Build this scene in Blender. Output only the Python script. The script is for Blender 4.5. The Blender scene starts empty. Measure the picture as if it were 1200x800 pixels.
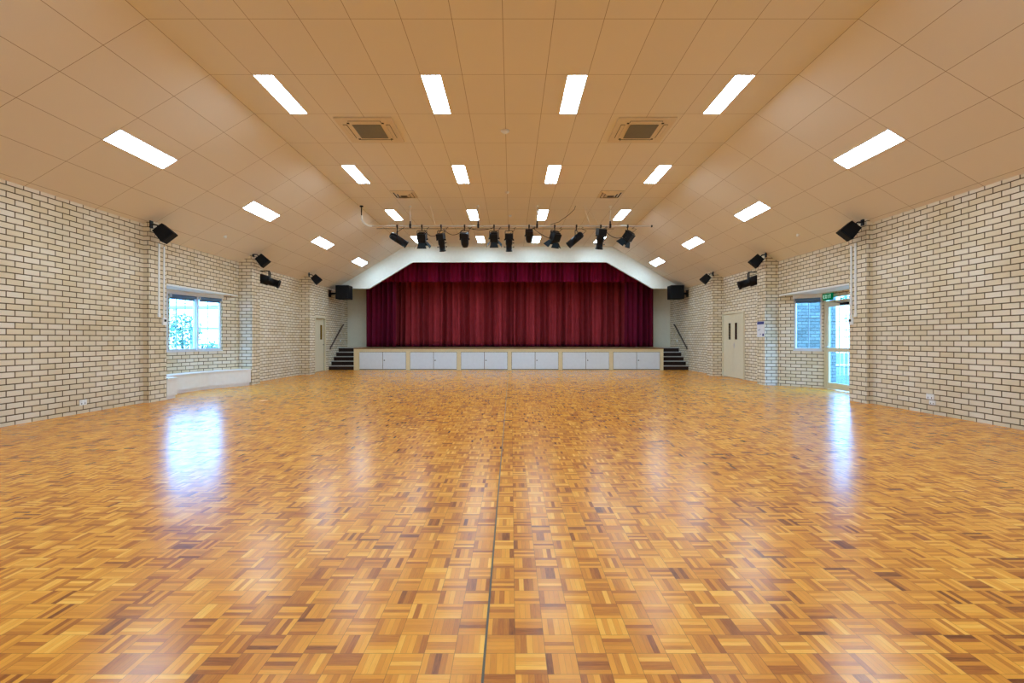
import bpy, bmesh, math, random
from mathutils import Vector, Matrix, Quaternion
random.seed(7)
PI = math.pi
SC = bpy.context.scene
COL = SC.collection

# ------------------------------------------------------------------ materials
class NT:
    def __init__(s, name):
        s.m = bpy.data.materials.new(name); s.m.use_nodes = True
        s.t = s.m.node_tree; s.t.nodes.clear()
        s.out = s.n('ShaderNodeOutputMaterial')
    def n(s, typ, **kw):
        nd = s.t.nodes.new(typ)
        for k, v in kw.items(): setattr(nd, k, v)
        return nd
    def l(s, a, b): s.t.links.new(a, b)
    def put(s, sock, v):
        if isinstance(v, bpy.types.NodeSocket): s.l(v, sock)
        else: sock.default_value = v
    def math(s, op, a, b=0.0, c=0.0):
        nd = s.n('ShaderNodeMath', operation=op)
        for i, v in enumerate((a, b, c)): s.put(nd.inputs[i], v)
        return nd.outputs[0]
    def mix(s, f, a, b, blend='MIX'):
        nd = s.n('ShaderNodeMix', data_type='RGBA', blend_type=blend)
        s.put(nd.inputs[0], f); s.put(nd.inputs[6], a); s.put(nd.inputs[7], b)
        return nd.outputs[2]
    def uv(s): return s.n('ShaderNodeTexCoord').outputs['UV']
    def obj(s): return s.n('ShaderNodeTexCoord').outputs['Object']
    def noise(s, vec, scale, detail=3, rough=.5):
        nd = s.n('ShaderNodeTexNoise'); s.l(vec, nd.inputs['Vector'])
        nd.inputs['Scale'].default_value = scale; nd.inputs['Detail'].default_value = detail
        nd.inputs['Roughness'].default_value = rough
        return nd.outputs['Fac']
    def ramp(s, fac, stops):
        nd = s.n('ShaderNodeValToRGB'); s.l(fac, nd.inputs[0])
        e = nd.color_ramp.elements
        while len(e) < len(stops): e.new(.5)
        for i, (p, c) in enumerate(stops): e[i].position = p; e[i].color = (*c, 1) if len(c) == 3 else c
        return nd.outputs[0]
    def bsdf(s, color, rough=.6, metal=0., spec=.5, normal=None, **kw):
        b = s.n('ShaderNodeBsdfPrincipled')
        s.put(b.inputs['Base Color'], (*color, 1) if isinstance(color, tuple) and len(color) == 3 else color)
        s.put(b.inputs['Roughness'], rough); s.put(b.inputs['Metallic'], metal)
        s.put(b.inputs['Specular IOR Level'], spec)
        if normal is not None: s.l(normal, b.inputs['Normal'])
        for k, v in kw.items(): s.put(b.inputs[k], v)
        s.l(b.outputs[0], s.out.inputs[0])
        return b
    def bump(s, h, strength=.3, dist=.01):
        nd = s.n('ShaderNodeBump'); nd.inputs['Strength'].default_value = strength
        nd.inputs['Distance'].default_value = dist; s.l(h, nd.inputs['Height'])
        return nd.outputs[0]

def plain(name, color, rough=.55, metal=0., spec=.5, vary=.06):
    t = NT(name)
    f = t.noise(t.obj(), 9, 4)
    c2 = tuple(max(0, c*(1-2*vary)) for c in color)
    col = t.mix(f, (*color, 1), (*c2, 1))
    t.bsdf(col, rough, metal, spec)
    return t.m

def brick_mat(name, c1, c2, mortar, shift=.03):
    t = NT(name)
    mp = t.n('ShaderNodeMapping'); mp.inputs['Location'].default_value = (0.05, shift, 0)
    t.l(t.uv(), mp.inputs[0])
    v = mp.outputs[0]
    b = t.n('ShaderNodeTexBrick', offset=.5, offset_frequency=2, squash=1)
    t.l(v, b.inputs['Vector'])
    b.inputs['Color1'].default_value = (*c1, 1); b.inputs['Color2'].default_value = (*c2, 1)
    b.inputs['Mortar'].default_value = (*mortar, 1)
    b.inputs['Scale'].default_value = 1; b.inputs['Mortar Size'].default_value = .0084
    b.inputs['Mortar Smooth'].default_value = .25; b.inputs['Bias'].default_value = -.1
    b.inputs['Brick Width'].default_value = .24; b.inputs['Row Height'].default_value = .086
    big = t.noise(v, 1.1, 2); fine = t.noise(v, 60, 4, .7)
    col = t.mix(t.math('MULTIPLY', fine, .22), b.outputs[0], (.30, .24, .15, 1), 'MIX')
    col = t.mix(t.ramp(big, [(.35, (0, 0, 0)), (.75, (.35, .35, .35))]), col, (.60, .48, .25, 1), 'MULTIPLY')
    h = t.math('ADD', t.math('SUBTRACT', 1, b.outputs['Fac']), t.math('MULTIPLY', fine, .12))
    t.bsdf(col, .85, 0, .25, t.bump(h, .6, .008))
    return t.m

def parquet_mat():
    t = NT('parquet')
    S = .115
    sp = t.n('ShaderNodeSeparateXYZ'); t.l(t.uv(), sp.inputs[0])
    u, v = t.math('DIVIDE', sp.outputs[0], S), t.math('DIVIDE', sp.outputs[1], S)
    cu, cv = t.math('FLOOR', u), t.math('FLOOR', v)
    fu, fv = t.math('FRACT', u), t.math('FRACT', v)
    chk = t.math('FLOORED_MODULO', t.math('ADD', cu, cv), 2)
    inv = t.math('SUBTRACT', 1, chk)
    across = t.math('ADD', t.math('MULTIPLY', chk, fu), t.math('MULTIPLY', inv, fv))
    along = t.math('ADD', t.math('MULTIPLY', chk, v), t.math('MULTIPLY', inv, u))
    a5 = t.math('MULTIPLY', across, 5); idx = t.math('FLOOR', a5); ff = t.math('FRACT', a5)
    cb = t.n('ShaderNodeCombineXYZ'); t.l(cu, cb.inputs[0]); t.l(cv, cb.inputs[1]); t.l(idx, cb.inputs[2])
    wn = t.n('ShaderNodeTexWhiteNoise', noise_dimensions='3D'); t.l(cb.outputs[0], wn.inputs['Vector'])
    cb2 = t.n('ShaderNodeCombineXYZ'); t.l(cu, cb2.inputs[0]); t.l(cv, cb2.inputs[1]); cb2.inputs[2].default_value = 41.5
    wn2 = t.n('ShaderNodeTexWhiteNoise', noise_dimensions='3D'); t.l(cb2.outputs[0], wn2.inputs['Vector'])
    r = t.math('ADD', t.math('MULTIPLY', wn.outputs['Value'], .72), t.math('MULTIPLY', wn2.outputs['Value'], .28))
    # grain stretched along the finger
    gc = t.n('ShaderNodeCombineXYZ')
    t.l(t.math('MULTIPLY', across, 12), gc.inputs[0]); t.l(t.math('MULTIPLY', along, 1.2), gc.inputs[1])
    t.l(t.math('MULTIPLY', wn.outputs['Value'], 50), gc.inputs[2])
    grain = t.noise(gc.outputs[0], 1.5, 4, .65)
    r2 = t.math('ADD', r, t.math('MULTIPLY', t.math('SUBTRACT', grain, .5), .35))
    col = t.ramp(r2, [(-.0, FL[0]), (.16, FL[1]), (.43, FL[2]), (.74, FL[3]), (1.0, FL[4])])
    # gaps
    e1 = t.math('LESS_THAN', t.math('MINIMUM', ff, t.math('SUBTRACT', 1, ff)), .025)
    mu = t.math('MINIMUM', fu, t.math('SUBTRACT', 1, fu)); mv = t.math('MINIMUM', fv, t.math('SUBTRACT', 1, fv))
    e2 = t.math('LESS_THAN', t.math('MINIMUM', mu, mv), .009)
    e = t.math('MAXIMUM', t.math('MULTIPLY', e1, .4), t.math('MULTIPLY', e2, .65))
    col = t.mix(e, col, (.10, .045, .015, 1))
    wear = t.noise(t.uv(), .9, 3)
    rough = t.math('ADD', FROUGH, t.math('MULTIPLY', wear, .12))
    hb = t.math('ADD', t.math('MULTIPLY', wn.outputs['Value'], .5), t.math('MULTIPLY', e, -.6))
    t.bsdf(col, rough, 0, .27, t.bump(hb, .05, .002))
    return t.m

def ceiling_mat():
    t = NT('ceiling_tile')
    b = t.n('ShaderNodeTexBrick', offset=0, squash=1)
    t.l(t.uv(), b.inputs['Vector'])
    b.inputs['Color1'].default_value = (*CEIL1, 1); b.inputs['Color2'].default_value = (*CEIL2, 1)
    b.inputs['Mortar'].default_value = (.33, .25, .16, 1)
    b.inputs['Scale'].default_value = 1; b.inputs['Mortar Size'].default_value = .0042
    b.inputs['Mortar Smooth'].default_value = .4
    b.inputs['Brick Width'].default_value = .6; b.inputs['Row Height'].default_value = 1.2
    fine = t.noise(t.uv(), 90, 3, .7); big = t.noise(t.uv(), .5, 2)
    col = t.mix(t.math('MULTIPLY', fine, .10), b.outputs[0], (.45, .36, .24, 1))
    col = t.mix(t.math('MULTIPLY', big, .14), col, (.55, .44, .28, 1))
    t.bsdf(col, .8, 0, .25, t.bump(t.math('SUBTRACT', 1, b.outputs['Fac']), .4, .004))
    return t.m

def emit_mat(name, color, strength):
    t = NT(name); e = t.n('ShaderNodeEmission')
    e.inputs[0].default_value = (*color, 1); e.inputs[1].default_value = strength
    t.l(e.outputs[0], t.out.inputs[0]); return t.m

def glass_mat(name, tint=(.93, .97, 1)):
    t = NT(name)
    tr = t.n('ShaderNodeBsdfTransparent'); tr.inputs[0].default_value = (*tint, 1)
    gl = t.n('ShaderNodeBsdfGlossy'); gl.inputs['Roughness'].default_value = .02
    lw = t.n('ShaderNodeLayerWeight'); lw.inputs[0].default_value = .5
    fr = t.math('ADD', .04, t.math('MULTIPLY', t.math('POWER', lw.outputs['Facing'], 5), .9))
    mx = t.n('ShaderNodeMixShader'); t.l(fr, mx.inputs[0]); t.l(tr.outputs[0], mx.inputs[1]); t.l(gl.outputs[0], mx.inputs[2])
    t.l(mx.outputs[0], t.out.inputs[0]); return t.m

def velvet_mat(name, color):
    t = NT(name)
    f = t.noise(t.obj(), 5, 3)
    col = t.mix(f, (*color, 1), (color[0]*.7, color[1]*.6, color[2]*.6, 1))
    t.bsdf(col, .8, 0, .15, **{'Sheen Weight': .08, 'Sheen Roughness': .4, 'Sheen Tint': (.8, .15, .2, 1)})
    return t.m

FL = [(.16, .045, .010), (.39, .120, .018), (.62, .232, .026), (.77, .332, .036), (.91, .485, .085)]
FROUGH = .185
CEIL1, CEIL2 = (.83, .79, .70), (.80, .76, .67)
LAMP = 26.0
M = {}
M['brick'] = brick_mat('cream_brick', (.86, .80, .67), (.77, .67, .46), (.105, .07, .03))
M['brick_out'] = brick_mat('outside_brick', (.19, .185, .175), (.09, .09, .085), (.02, .02, .02))
M['parquet'] = parquet_mat()
M['ceiling'] = ceiling_mat()
M['lamp'] = emit_mat('lamp_diffuser', (.63, .84, 1), LAMP)
M['white'] = plain('white_paint', (.86, .89, .89), .45)
M['cream'] = plain('cream_paint', (.72, .66, .46), .45)
M['fascia'] = plain('pale_fascia_paint', (.80, .85, .80), .5)
M['panel'] = plain('beige_panel', (.72, .73, .62), .55)
M['stage_black'] = plain('stage_black_paint', (.03, .028, .026), .8)
M['door'] = plain('cream_door', (.74, .70, .52), .4)
M['cupboard'] = plain('blue_grey_laminate', (.70, .81, .91), .35)
M['stage_frame'] = plain('cream_yellow_timber', (.74, .66, .42), .4)
M['deck'] = plain('stage_boards', (.22, .14, .06), .4)
M['black'] = plain('black_metal', (.006, .006, .008), .45, 0, .2)
M['black_plastic'] = plain('black_plastic', (.006, .006, .007), .6, 0, .15)
M['grille'] = plain('black_grille', (.010, .011, .013), .7, 0, .15)
M['steel_blue'] = plain('dark_barn_door', (.012, .024, .036), .7, 0, .2)
M['lens'] = plain('dark_lens', (.03, .05, .08), .08)
M['pipe'] = plain('galvanised_pipe', (.62, .60, .55), .35, .5)
M['silver'] = plain('silver_metal', (.70, .70, .68), .3, .7)
M['dark_hole'] = plain('dark_slot', (.03, .025, .02), .8)
M['ac_grey'] = plain('grey_louvre', (.24, .23, .19), .6)
M['ac_body'] = plain('cream_plastic', (.76, .66, .48), .45)
M['carpet'] = plain('dark_carpet', (.035, .022, .018), .95, 0, .1)
M['nosing'] = plain('grey_nosing', (.50, .52, .52), .5)
M['rail'] = plain('dark_rail', (.10, .075, .06), .35, .3)
M['glass'] = glass_mat('clear_glass')
M['glass_dark'] = plain('dark_glass', (.015, .013, .01), .08)
M['amber_glass'] = plain('amber_wired_glass', (.22, .13, .03), .15)
M['alu'] = plain('pale_aluminium', (.72, .76, .80), .4, .2)
M['blind'] = plain('blue_grey_blind', (.12, .22, .36), .7)
M['bar'] = plain('window_bar_metal', (.30, .34, .36), .5)
M['exit_green'] = emit_mat('exit_green', (.0, .15, .05), .55)
M['exit_white'] = emit_mat('exit_white', (.45, .8, .6), .6)
M['poster'] = plain('poster_white', (.78, .82, .88), .5)
M['poster_blue'] = plain('poster_blue', (.02, .04, .25), .5)
M['outlet'] = plain('white_plastic', (.88, .93, .96), .3)
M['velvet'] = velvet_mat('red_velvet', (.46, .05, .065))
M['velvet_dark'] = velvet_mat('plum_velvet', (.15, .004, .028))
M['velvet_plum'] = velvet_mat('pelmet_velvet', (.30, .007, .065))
M['seam'] = plain('expansion_seam', (.10, .085, .05), .6)
M['leaf'] = plain('leaf_green', (.16, .24, .15), .6, 0, .3, .3)
M['bark'] = plain('bark', (.16, .12, .09), .9)
M['paving'] = plain('outside_paving', (.05, .05, .05), .9)
M['out_white'] = plain('pale_render', (.80, .80, .78), .8)
M['out_roof'] = plain('outside_roof', (.35, .42, .48), .7)

# ------------------------------------------------------------------ mesh builder
class MB:
    def __init__(s, smooth=False):
        s.v = []; s.f = []; s.uvs = {}; s.M = Matrix.Identity(4); s.sm = set(); s.mi = {}
    def add(s, vs, fs, smooth=False, mi=0):
        b = len(s.v); s.v += [s.M @ Vector(p) for p in vs]
        for f in fs:
            if smooth: s.sm.add(len(s.f))
            if mi: s.mi[len(s.f)] = mi
            s.f.append([b+i for i in f])
        return s
    def quad(s, a, b, c, d, uv=None, mi=0):
        if uv: s.uvs[len(s.f)] = uv
        return s.add([a, b, c, d], [(0, 1, 2, 3)], mi=mi)
    def poly(s, pts): return s.add(pts, [tuple(range(len(pts)))])
    def box(s, x0, x1, y0, y1, z0, z1, bev=0, mi=0):
        if bev <= 0:
            vs = [(x, y, z) for z in (z0, z1) for y in (y0, y1) for x in (x0, x1)]
            return s.add(vs, [(0, 2, 3, 1), (4, 5, 7, 6), (0, 1, 5, 4), (2, 6, 7, 3), (0, 4, 6, 2), (1, 3, 7, 5)], mi=mi)
        bm = bmesh.new(); bmesh.ops.create_cube(bm, size=1)
        for v in bm.verts:
            v.co = Vector(((x0+x1)/2+v.co.x*(x1-x0), (y0+y1)/2+v.co.y*(y1-y0), (z0+z1)/2+v.co.z*(z1-z0)))
        bmesh.ops.bevel(bm, geom=bm.edges[:], offset=bev, segments=2, affect='EDGES', profile=.6)
        bm.verts.index_update()
        s.add([v.co[:] for v in bm.verts], [[v.index for v in f.verts] for f in bm.faces], mi=mi)
        bm.free(); return s
    def prism(s, poly, z0, z1, top=True, bot=True):     # plan polygon, z0/z1 may be lists
        n = len(poly)
        Z0 = z0 if isinstance(z0, (list, tuple)) else [z0]*n
        Z1 = z1 if isinstance(z1, (list, tuple)) else [z1]*n
        vs = [(p[0], p[1], Z0[i]) for i, p in enumerate(poly)] + [(p[0], p[1], Z1[i]) for i, p in enumerate(poly)]
        fs = [(i, (i+1) % n, n+(i+1) % n, n+i) for i in range(n)]
        if top: fs.append(tuple(range(n, 2*n)))
        if bot: fs.append(tuple(reversed(range(n))))
        return s.add(vs, fs)
    def tube(s, pts, r, n=10, caps=True):
        pts = [Vector(p) for p in pts]; rings = []; prev = None
        rr = r if isinstance(r, (list, tuple)) else [r]*len(pts)
        for i, p in enumerate(pts):
            d = (pts[min(i+1, len(pts)-1)] - pts[max(i-1, 0)]).normalized()
            if prev is None:
                a = Vector((0, 0, 1)) if abs(d.z) < .9 else Vector((1, 0, 0))
                x = d.cross(a).normalized()
            else: x = (prev - d*prev.dot(d)).normalized()
            prev = x; y = d.cross(x)
            rings.append([p + (x*math.cos(2*PI*k/n) + y*math.sin(2*PI*k/n))*rr[i] for k in range(n)])
        vs = [q for R in rings for q in R]; fs = []
        for i in range(len(pts)-1):
            for k in range(n):
                fs.append((i*n+k, i*n+(k+1) % n, (i+1)*n+(k+1) % n, (i+1)*n+k))
        s.add(vs, fs, True)
        if caps: s.add(rings[0], [tuple(reversed(range(n)))]); s.add(rings[-1], [tuple(range(n))])
        return s
    def lathe(s, prof, n=20):      # profile of (r, z) about local Z
        vs = [(r*math.cos(2*PI*k/n), r*math.sin(2*PI*k/n), z) for r, z in prof for k in range(n)]
        fs = [(i*n+k, i*n+(k+1) % n, (i+1)*n+(k+1) % n, (i+1)*n+k) for i in range(len(prof)-1) for k in range(n)]
        s.add(vs, fs, True)
        if prof[0][0] > 1e-6: s.add(vs[:n], [tuple(reversed(range(n)))])
        if prof[-1][0] > 1e-6: s.add(vs[-n:], [tuple(range(n))])
        return s
    def build(s, name, mat, parent=None, solid=0):
        org = Vector(parent_loc(parent)) if parent else Vector((0, 0, 0))
        me = bpy.data.meshes.new(name)
        me.from_pydata([tuple(p-org) for p in s.v], [], s.f)
        uvl = me.uv_layers.new(name='UVMap')
        for p in me.polygons:
            n = p.normal
            t = Vector((0, 0, 1)).cross(n)
            if abs(n.z) > .97 or t.length < 1e-4: t = Vector((1, 0, 0)); b = Vector((0, 1, 0))
            else:
                t.normalize()
                if (abs(t.x) > abs(t.y) and t.x < 0) or (abs(t.y) >= abs(t.x) and t.y < 0): t = -t
                b = n.cross(t)
                if b.z < 0: b = -b
            ov = s.uvs.get(p.index)
            for k, li in enumerate(p.loop_indices):
                if ov: uvl.data[li].uv = ov[k]
                else:
                    co = me.vertices[me.loops[li].vertex_index].co + org
                    uvl.data[li].uv = (co.dot(t), co.dot(b))
            if p.index in s.sm: p.use_smooth = True
            p.material_index = s.mi.get(p.index, 0)
        for m in (mat if isinstance(mat, list) else [mat]): me.materials.append(m)
        o = bpy.data.objects.new(name, me); COL.objects.link(o)
        if parent: o.parent = parent
        if solid:
            md = o.modifiers.new('thick', 'SOLIDIFY'); md.thickness = solid; md.offset = 0
        return o

def parent_loc(p):
    l = Vector((0, 0, 0))
    while p: l += p.location; p = p.parent
    return l
def tag(o, label, cat, group=None, kind=None):
    o['label'] = label; o['category'] = cat
    if group: o['group'] = group
    if kind: o['kind'] = kind
    return o
def thing(name, label, cat, loc, group=None):
    o = bpy.data.objects.new(name, None); COL.objects.link(o); o.location = loc
    o.empty_display_size = .1
    return tag(o, label, cat, group)
def struct(o, label=None, cat=None):
    o['kind'] = 'structure'
    if label: o['label'] = label
    if cat: o['category'] = cat
    return o
def frame_to(p, d, roll=0):       # matrix: local -Z looks along d, origin p
    q = Vector(d).normalized().to_track_quat('-Z', 'Y')
    return Matrix.Translation(p) @ q.to_matrix().to_4x4() @ Matrix.Rotation(roll, 4, 'Z')

# ------------------------------------------------------------------ dimensions (metres)
F = 568.0
CAM = Vector((.1, 0, 1.19))
HC, HW = 4.975, 3.38          # flat ceiling, near wall top
XF = 4.2                      # edge of the flat ceiling
XW, XP, XR = 6.85, 6.74, 7.09 # near wall, pier face, recessed wall
SL = (HC-HW)/(XW-XF)
def zc(x): return HC - max(0, abs(x)-XF)*SL
YB, YFAS, YEND = -3.2, 19.65, 24.4
STZ, YST, XST = .87, 19.0, 6.07
HEAD = 2.33

# ------------------------------------------------------------------ floor and ceiling
mb = MB(); mb.quad((-8.2, YB, 0), (8.2, YB, 0), (8.2, 24.5, 0), (-8.2, 24.5, 0))
struct(mb.build('floor', M['parquet']), 'honey coloured parquet floor of small basket weave squares', 'floor')
mb = MB(); mb.box(-.0045, .0045, YB+.1, YST-.01, 0, .0012)
struct(mb.build('trim_1', M['seam']), 'thin dark expansion seam running down the middle of the floor', 'floor seam')

mb = MB()
Y0 = 5.72 - 1.2*8
mb.quad((-XF, YB, HC), (-XF, YFAS, HC), (XF, YFAS, HC), (XF, YB, HC),
        uv=[(-XF, YB-Y0), (-XF, YFAS-Y0), (XF, YFAS-Y0), (XF, YB-Y0)])
XE = 7.35
LS = (XE-XF)*math.sqrt(1+SL*SL)
for sg in (-1, 1):
    a, b = (sg*XF, YB, HC), (sg*XF, YFAS, HC)
    c, d = (sg*XE, YFAS, zc(XE)), (sg*XE, YB, zc(XE))
    us = [0, 0, LS, LS]; vs = [YB-Y0, YFAS-Y0, YFAS-Y0, YB-Y0]
    mb.quad(a, b, c, d, uv=[(sg*us[i], vs[i]) for i in range(4)])
struct(mb.build('ceiling', M['ceiling']), 'tiled ceiling, flat in the middle and sloping down to both walls', 'ceiling')

# ------------------------------------------------------------------ walls
def wall_rect(mb, p0, p1, z0, z1, holes=(), out=None, reveal=.11):
    """vertical rectangle from plan point p0 to p1 with rectangular holes (s0,s1,za,zb) along its length"""
    p0 = Vector((*p0, 0)); p1 = Vector((*p1, 0)); L = (p1-p0).length; d = (p1-p0)/L
    P = lambda s, z, off=0: p0 + d*s + Vector((0, 0, z)) + (out*off if out is not None else Vector())
    ss = sorted({0, L, *[h[0] for h in holes], *[h[1] for h in holes]})
    zs = sorted({z0, z1, *[h[2] for h in holes], *[h[3] for h in holes]})
    for i in range(len(ss)-1):
        for j in range(len(zs)-1):
            sm, zm = (ss[i]+ss[i+1])/2, (zs[j]+zs[j+1])/2
            if any(h[0] < sm < h[1] and h[2] < zm < h[3] for h in holes): continue
            mb.quad(P(ss[i], zs[j]), P(ss[i+1], zs[j]), P(ss[i+1], zs[j+1]), P(ss[i], zs[j+1]))
    for h in holes:
        a, b, c, e = h
        for (s0, za, s1, zb) in ((a, c, a, e), (b, c, b, e), (a, c, b, c), (a, e, b, e)):
            if za == zb == 0: continue
            mb.quad(P(s0, za), P(s1, zb), P(s1, zb, reveal), P(s0, za, reveal))

LP = dict(p1=(9.16, 9.62), p2=(12.80, 13.20), p3=(16.46, 16.90),
          bay=[(-7.09, 9.62), (-7.62, 10.35), (-7.62, 10.95), (-7.50, 11.75), (-7.09, 12.68)])
RP = dict(p1=(9.05, 9.52), p2=(12.68, 13.08), p3=(15.98, 16.42),
          bay=[(7.09, 9.52), (7.75, 10.45), (7.76, 11.92), (7.09, 12.64)])
def side_wall(sg, D, name, label, bayholes, doorholes):
    mb = MB()
    X = lambda x: sg*x
    out = Vector((sg, 0, 0))
    wall_rect(mb, (X(XW), YB), (X(XW), D['p1'][0]), 0, HW)
    def cross(xa, xb, y):     # face looking along Y, sloped top
        mb.quad((X(xa), y, 0), (X(xb), y, 0), (X(xb), y, zc(xb)), (X(xa), y, zc(xa)))
    cross(XP, XW, D['p1'][0]); wall_rect(mb, (X(XP), D['p1'][0]), (X(XP), D['p1'][1]), 0, zc(XP)); cross(XP, XR, D['p1'][1])
    # header over the bay
    wall_rect(mb, (X(XR), D['p1'][1]), (X(XR), D['p2'][0]), HEAD, zc(XR))
    bay = D['bay']
    for i in range(len(bay)-1):
        a, b = Vector((*bay[i], 0)), Vector((*bay[i+1], 0))
        n = Vector((-(b-a).y, (b-a).x, 0)).normalized()
        if n.x*sg < 0: n = -n
        wall_rect(mb, bay[i], bay[i+1], 0, HEAD, bayholes.get(i, ()), n)
    wall_rect(mb, bay[-1], (X(XR), D['p2'][0]), 0, HEAD)
    cross(XP, XR, D['p2'][0]); wall_rect(mb, (X(XP), D['p2'][0]), (X(XP), D['p2'][1]), 0, zc(XP)); cross(XP, XR, D['p2'][1])
    wall_rect(mb, (X(XR), D['p2'][1]), (X(XR), D['p3'][0]), 0, zc(XR), doorholes.get('mid', ()), out)
    cross(XP, XR, D['p3'][0]); wall_rect(mb, (X(XP), D['p3'][0]), (X(XP), D['p3'][1]), 0, zc(XP)); cross(XP, XR, D['p3'][1])
    wall_rect(mb, (X(XR), D['p3'][1]), (X(XR), YFAS), 0, zc(XR), doorholes.get('far', ()), out)
    wall_rect(mb, (X(XR), YFAS), (X(XR), YEND), 0, 5.3)
    struct(mb.build(name, M['brick']), label, 'wall')
    # soffit of the bay and its trim
    mb = MB(); mb.poly([(p[0], p[1], HEAD) for p in bay] + [(X(XR), D['p1'][1], HEAD)][:0])
    bx = sorted((X(XR-.012), X(XR+.05)))
    mb.box(bx[0], bx[1], D['p1'][1], D['p2'][0]-.06, HEAD-.005, HEAD+.028)
    k0 = 0 if sg < 0 else 2
    for i in range(k0, len(bay)-1):
        K = mb.M; mb.M = facet_axes(bay[i], bay[i+1], sg)
        L = (Vector(bay[i+1])-Vector(bay[i])).length
        mb.box(0, L if i < len(bay)-2 else .66, -.012, .02, WZ1, HEAD-.001); mb.M = K
    return mb
def facet_axes(p0, p1, sg):
    a, b = Vector((*p0, 0)), Vector((*p1, 0)); d = (b-a).normalized()
    n = Vector((-d.y, d.x, 0))
    if n.x*sg < 0: n = -n
    # local x = along, y = outward, z up
    return Matrix(((d.x, n.x, 0, a.x), (d.y, n.y, 0, a.y), (0, 0, 1, 0), (0, 0, 0, 1)))

# left bay holes: facet 2 and 3 (between (−7.62,10.35)…)
def seglen(b, i): return (Vector(b[i+1])-Vector(b[i])).length
WZ0, WZ1 = .935, 2.235
bl, br = LP['bay'], RP['bay']
lh = {1: [(.02, seglen(bl, 1), WZ0, WZ1)], 2: [(0, seglen(bl, 2)-.006, WZ0, WZ1)], 3: [(.006, .62, WZ0, WZ1)],
      0: [(.25, seglen(bl, 0)-.03, WZ0, WZ1)]}
L2 = seglen(br, 2)
rh = {2: [(.015, .64, WZ0, WZ1)], 1: [(.05, seglen(br, 1)-.02, 0, 2.26)]}
mb = side_wall(-1, LP, 'wall_left', 'left cream brick wall with three piers and a window bay', lh,
               {'far': [(17.68-16.90, 18.72-16.90, 0, 2.06)]})
struct(mb.build('trim_2', M['white']), 'white soffit and head trim over the left window bay', 'trim')
mb = side_wall(1, RP, 'wall_right', 'right cream brick wall with three piers and a glass door bay', rh,
               {'mid': [(14.5-13.08, 15.975-13.08, 0, 2.06)]})
struct(mb.build('trim_3', M['white']), 'white soffit and head trim over the right door bay', 'trim')

# wall behind the camera and the stage shell
mb = MB(); mb.poly([(-XW, YB, 0), (XW, YB, 0), (XW, YB, HW), (XF, YB, HC), (-XF, YB, HC), (-XW, YB, HW)])
struct(mb.build('wall_back', M['brick']), 'cream brick wall behind the viewer', 'wall')
mb = MB(); mb.quad((-XR, YEND, 0), (XR, YEND, 0), (XR, YEND, 5.3), (-XR, YEND, 5.3))
mb.quad((-XR, YFAS+.12, 5.3), (XR, YFAS+.12, 5.3), (XR, YEND, 5.3), (-XR, YEND, 5.3))
struct(mb.build('wall_stage', M['stage_black']), 'rear wall and roof of the stage behind the curtain', 'wall')

# proscenium fascia
zf = 3.262
op = [(-5.66, zf), (-3.90, 4.335), (3.98, 4.335), (5.84, zf)]
mb = MB()
for y in (YFAS, YFAS+.12):
    pts = [(-XR, zf), (op[0]), (op[1]), (op[2]), (op[3]), (XR, zf)]
    top = [(-XR, zc(XR)), (-6.95, zc(6.95)), (-XF, HC), (XF, HC), (6.95, zc(6.95)), (XR, zc(XR))]
    top[0] = (-XR, max(zf, zc(XR))); top[-1] = (XR, max(zf, zc(XR)))
    if y > YFAS: top = [(p[0], 5.3) for p in top]
    for i in range(5):
        mb.quad((pts[i][0], y, pts[i][1]), (pts[i+1][0], y, pts[i+1][1]), (top[i+1][0], y, top[i+1][1]), (top[i][0], y, top[i][1]))
for i in range(5):
    mb.quad((pts[i][0], YFAS, pts[i][1]), (pts[i+1][0], YFAS, pts[i+1][1]), (pts[i+1][0], YFAS+.12, pts[i+1][1]), (pts[i][0], YFAS+.12, pts[i][1]))
struct(mb.build('wall_proscenium', M['fascia']), 'pale fascia wall framing the stage opening with angled corners', 'wall')
# side panels beside the curtain
for k, sg in enumerate((-1, 1)):
    mb = MB(); x = sorted((sg*XR, sg*5.55)); mb.box(x[0], x[1], 21.3, 21.36, STZ, 5.3)
    struct(mb.build('trim_%d' % (4+k), M['panel']), 'beige side panel between curtain and %s brick wall' % ('left', 'right')[k], 'panel')

# ------------------------------------------------------------------ windows and doors
def window(name, p0, p1, sg, s0, s1, z0, z1, label, vb, hb, parent=None, fw=.045):
    Mx = facet_axes(p0, p1, sg)
    f = MB(); f.M = Mx
    y0, y1 = .03, .09
    f.box(s0, s0+fw, y0, y1, z0, z1, .004); f.box(s1-fw, s1, y0, y1, z0, z1, .004)
    f.box(s0+fw, s1-fw, y0, y1, z0, z0+fw, .004); f.box(s0+fw, s1-fw, y0, y1, z1-fw, z1, .004)
    root = f.build(name, M['alu']); struct(root, label, 'window')
    g = MB(); g.M = Mx; g.box(s0+fw, s1-fw, .058, .064, z0+fw, z1-fw); g.build('glass_pane', M['glass'], root)
    for v in vb:
        m = MB(); m.M = Mx; m.box(s0+(s1-s0)*v-.007, s0+(s1-s0)*v+.007, .092, .106, z0, z1); m.build('security_bar', M['bar'], root)
    for h in hb:
        m = MB(); m.M = Mx; m.box(s0, s1, .107, .119, z0+(z1-z0)*h-.006, z0+(z1-z0)*h+.006); m.build('security_bar', M['bar'], root)
    s = MB(); s.M = Mx; s.box(s0-.01, s1+.01, -.02, .1, z0-.03, z0, .004); s.build('window_sill', M['alu'], root)
    return root, Mx
HB = (.22, .43, .64, .86)
window('window_1', bl[1], bl[2], -1, .02, seglen(bl, 1), WZ0, WZ1, 'window pane of left bay beside the pier, mostly hidden', (.5,), HB)
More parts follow.
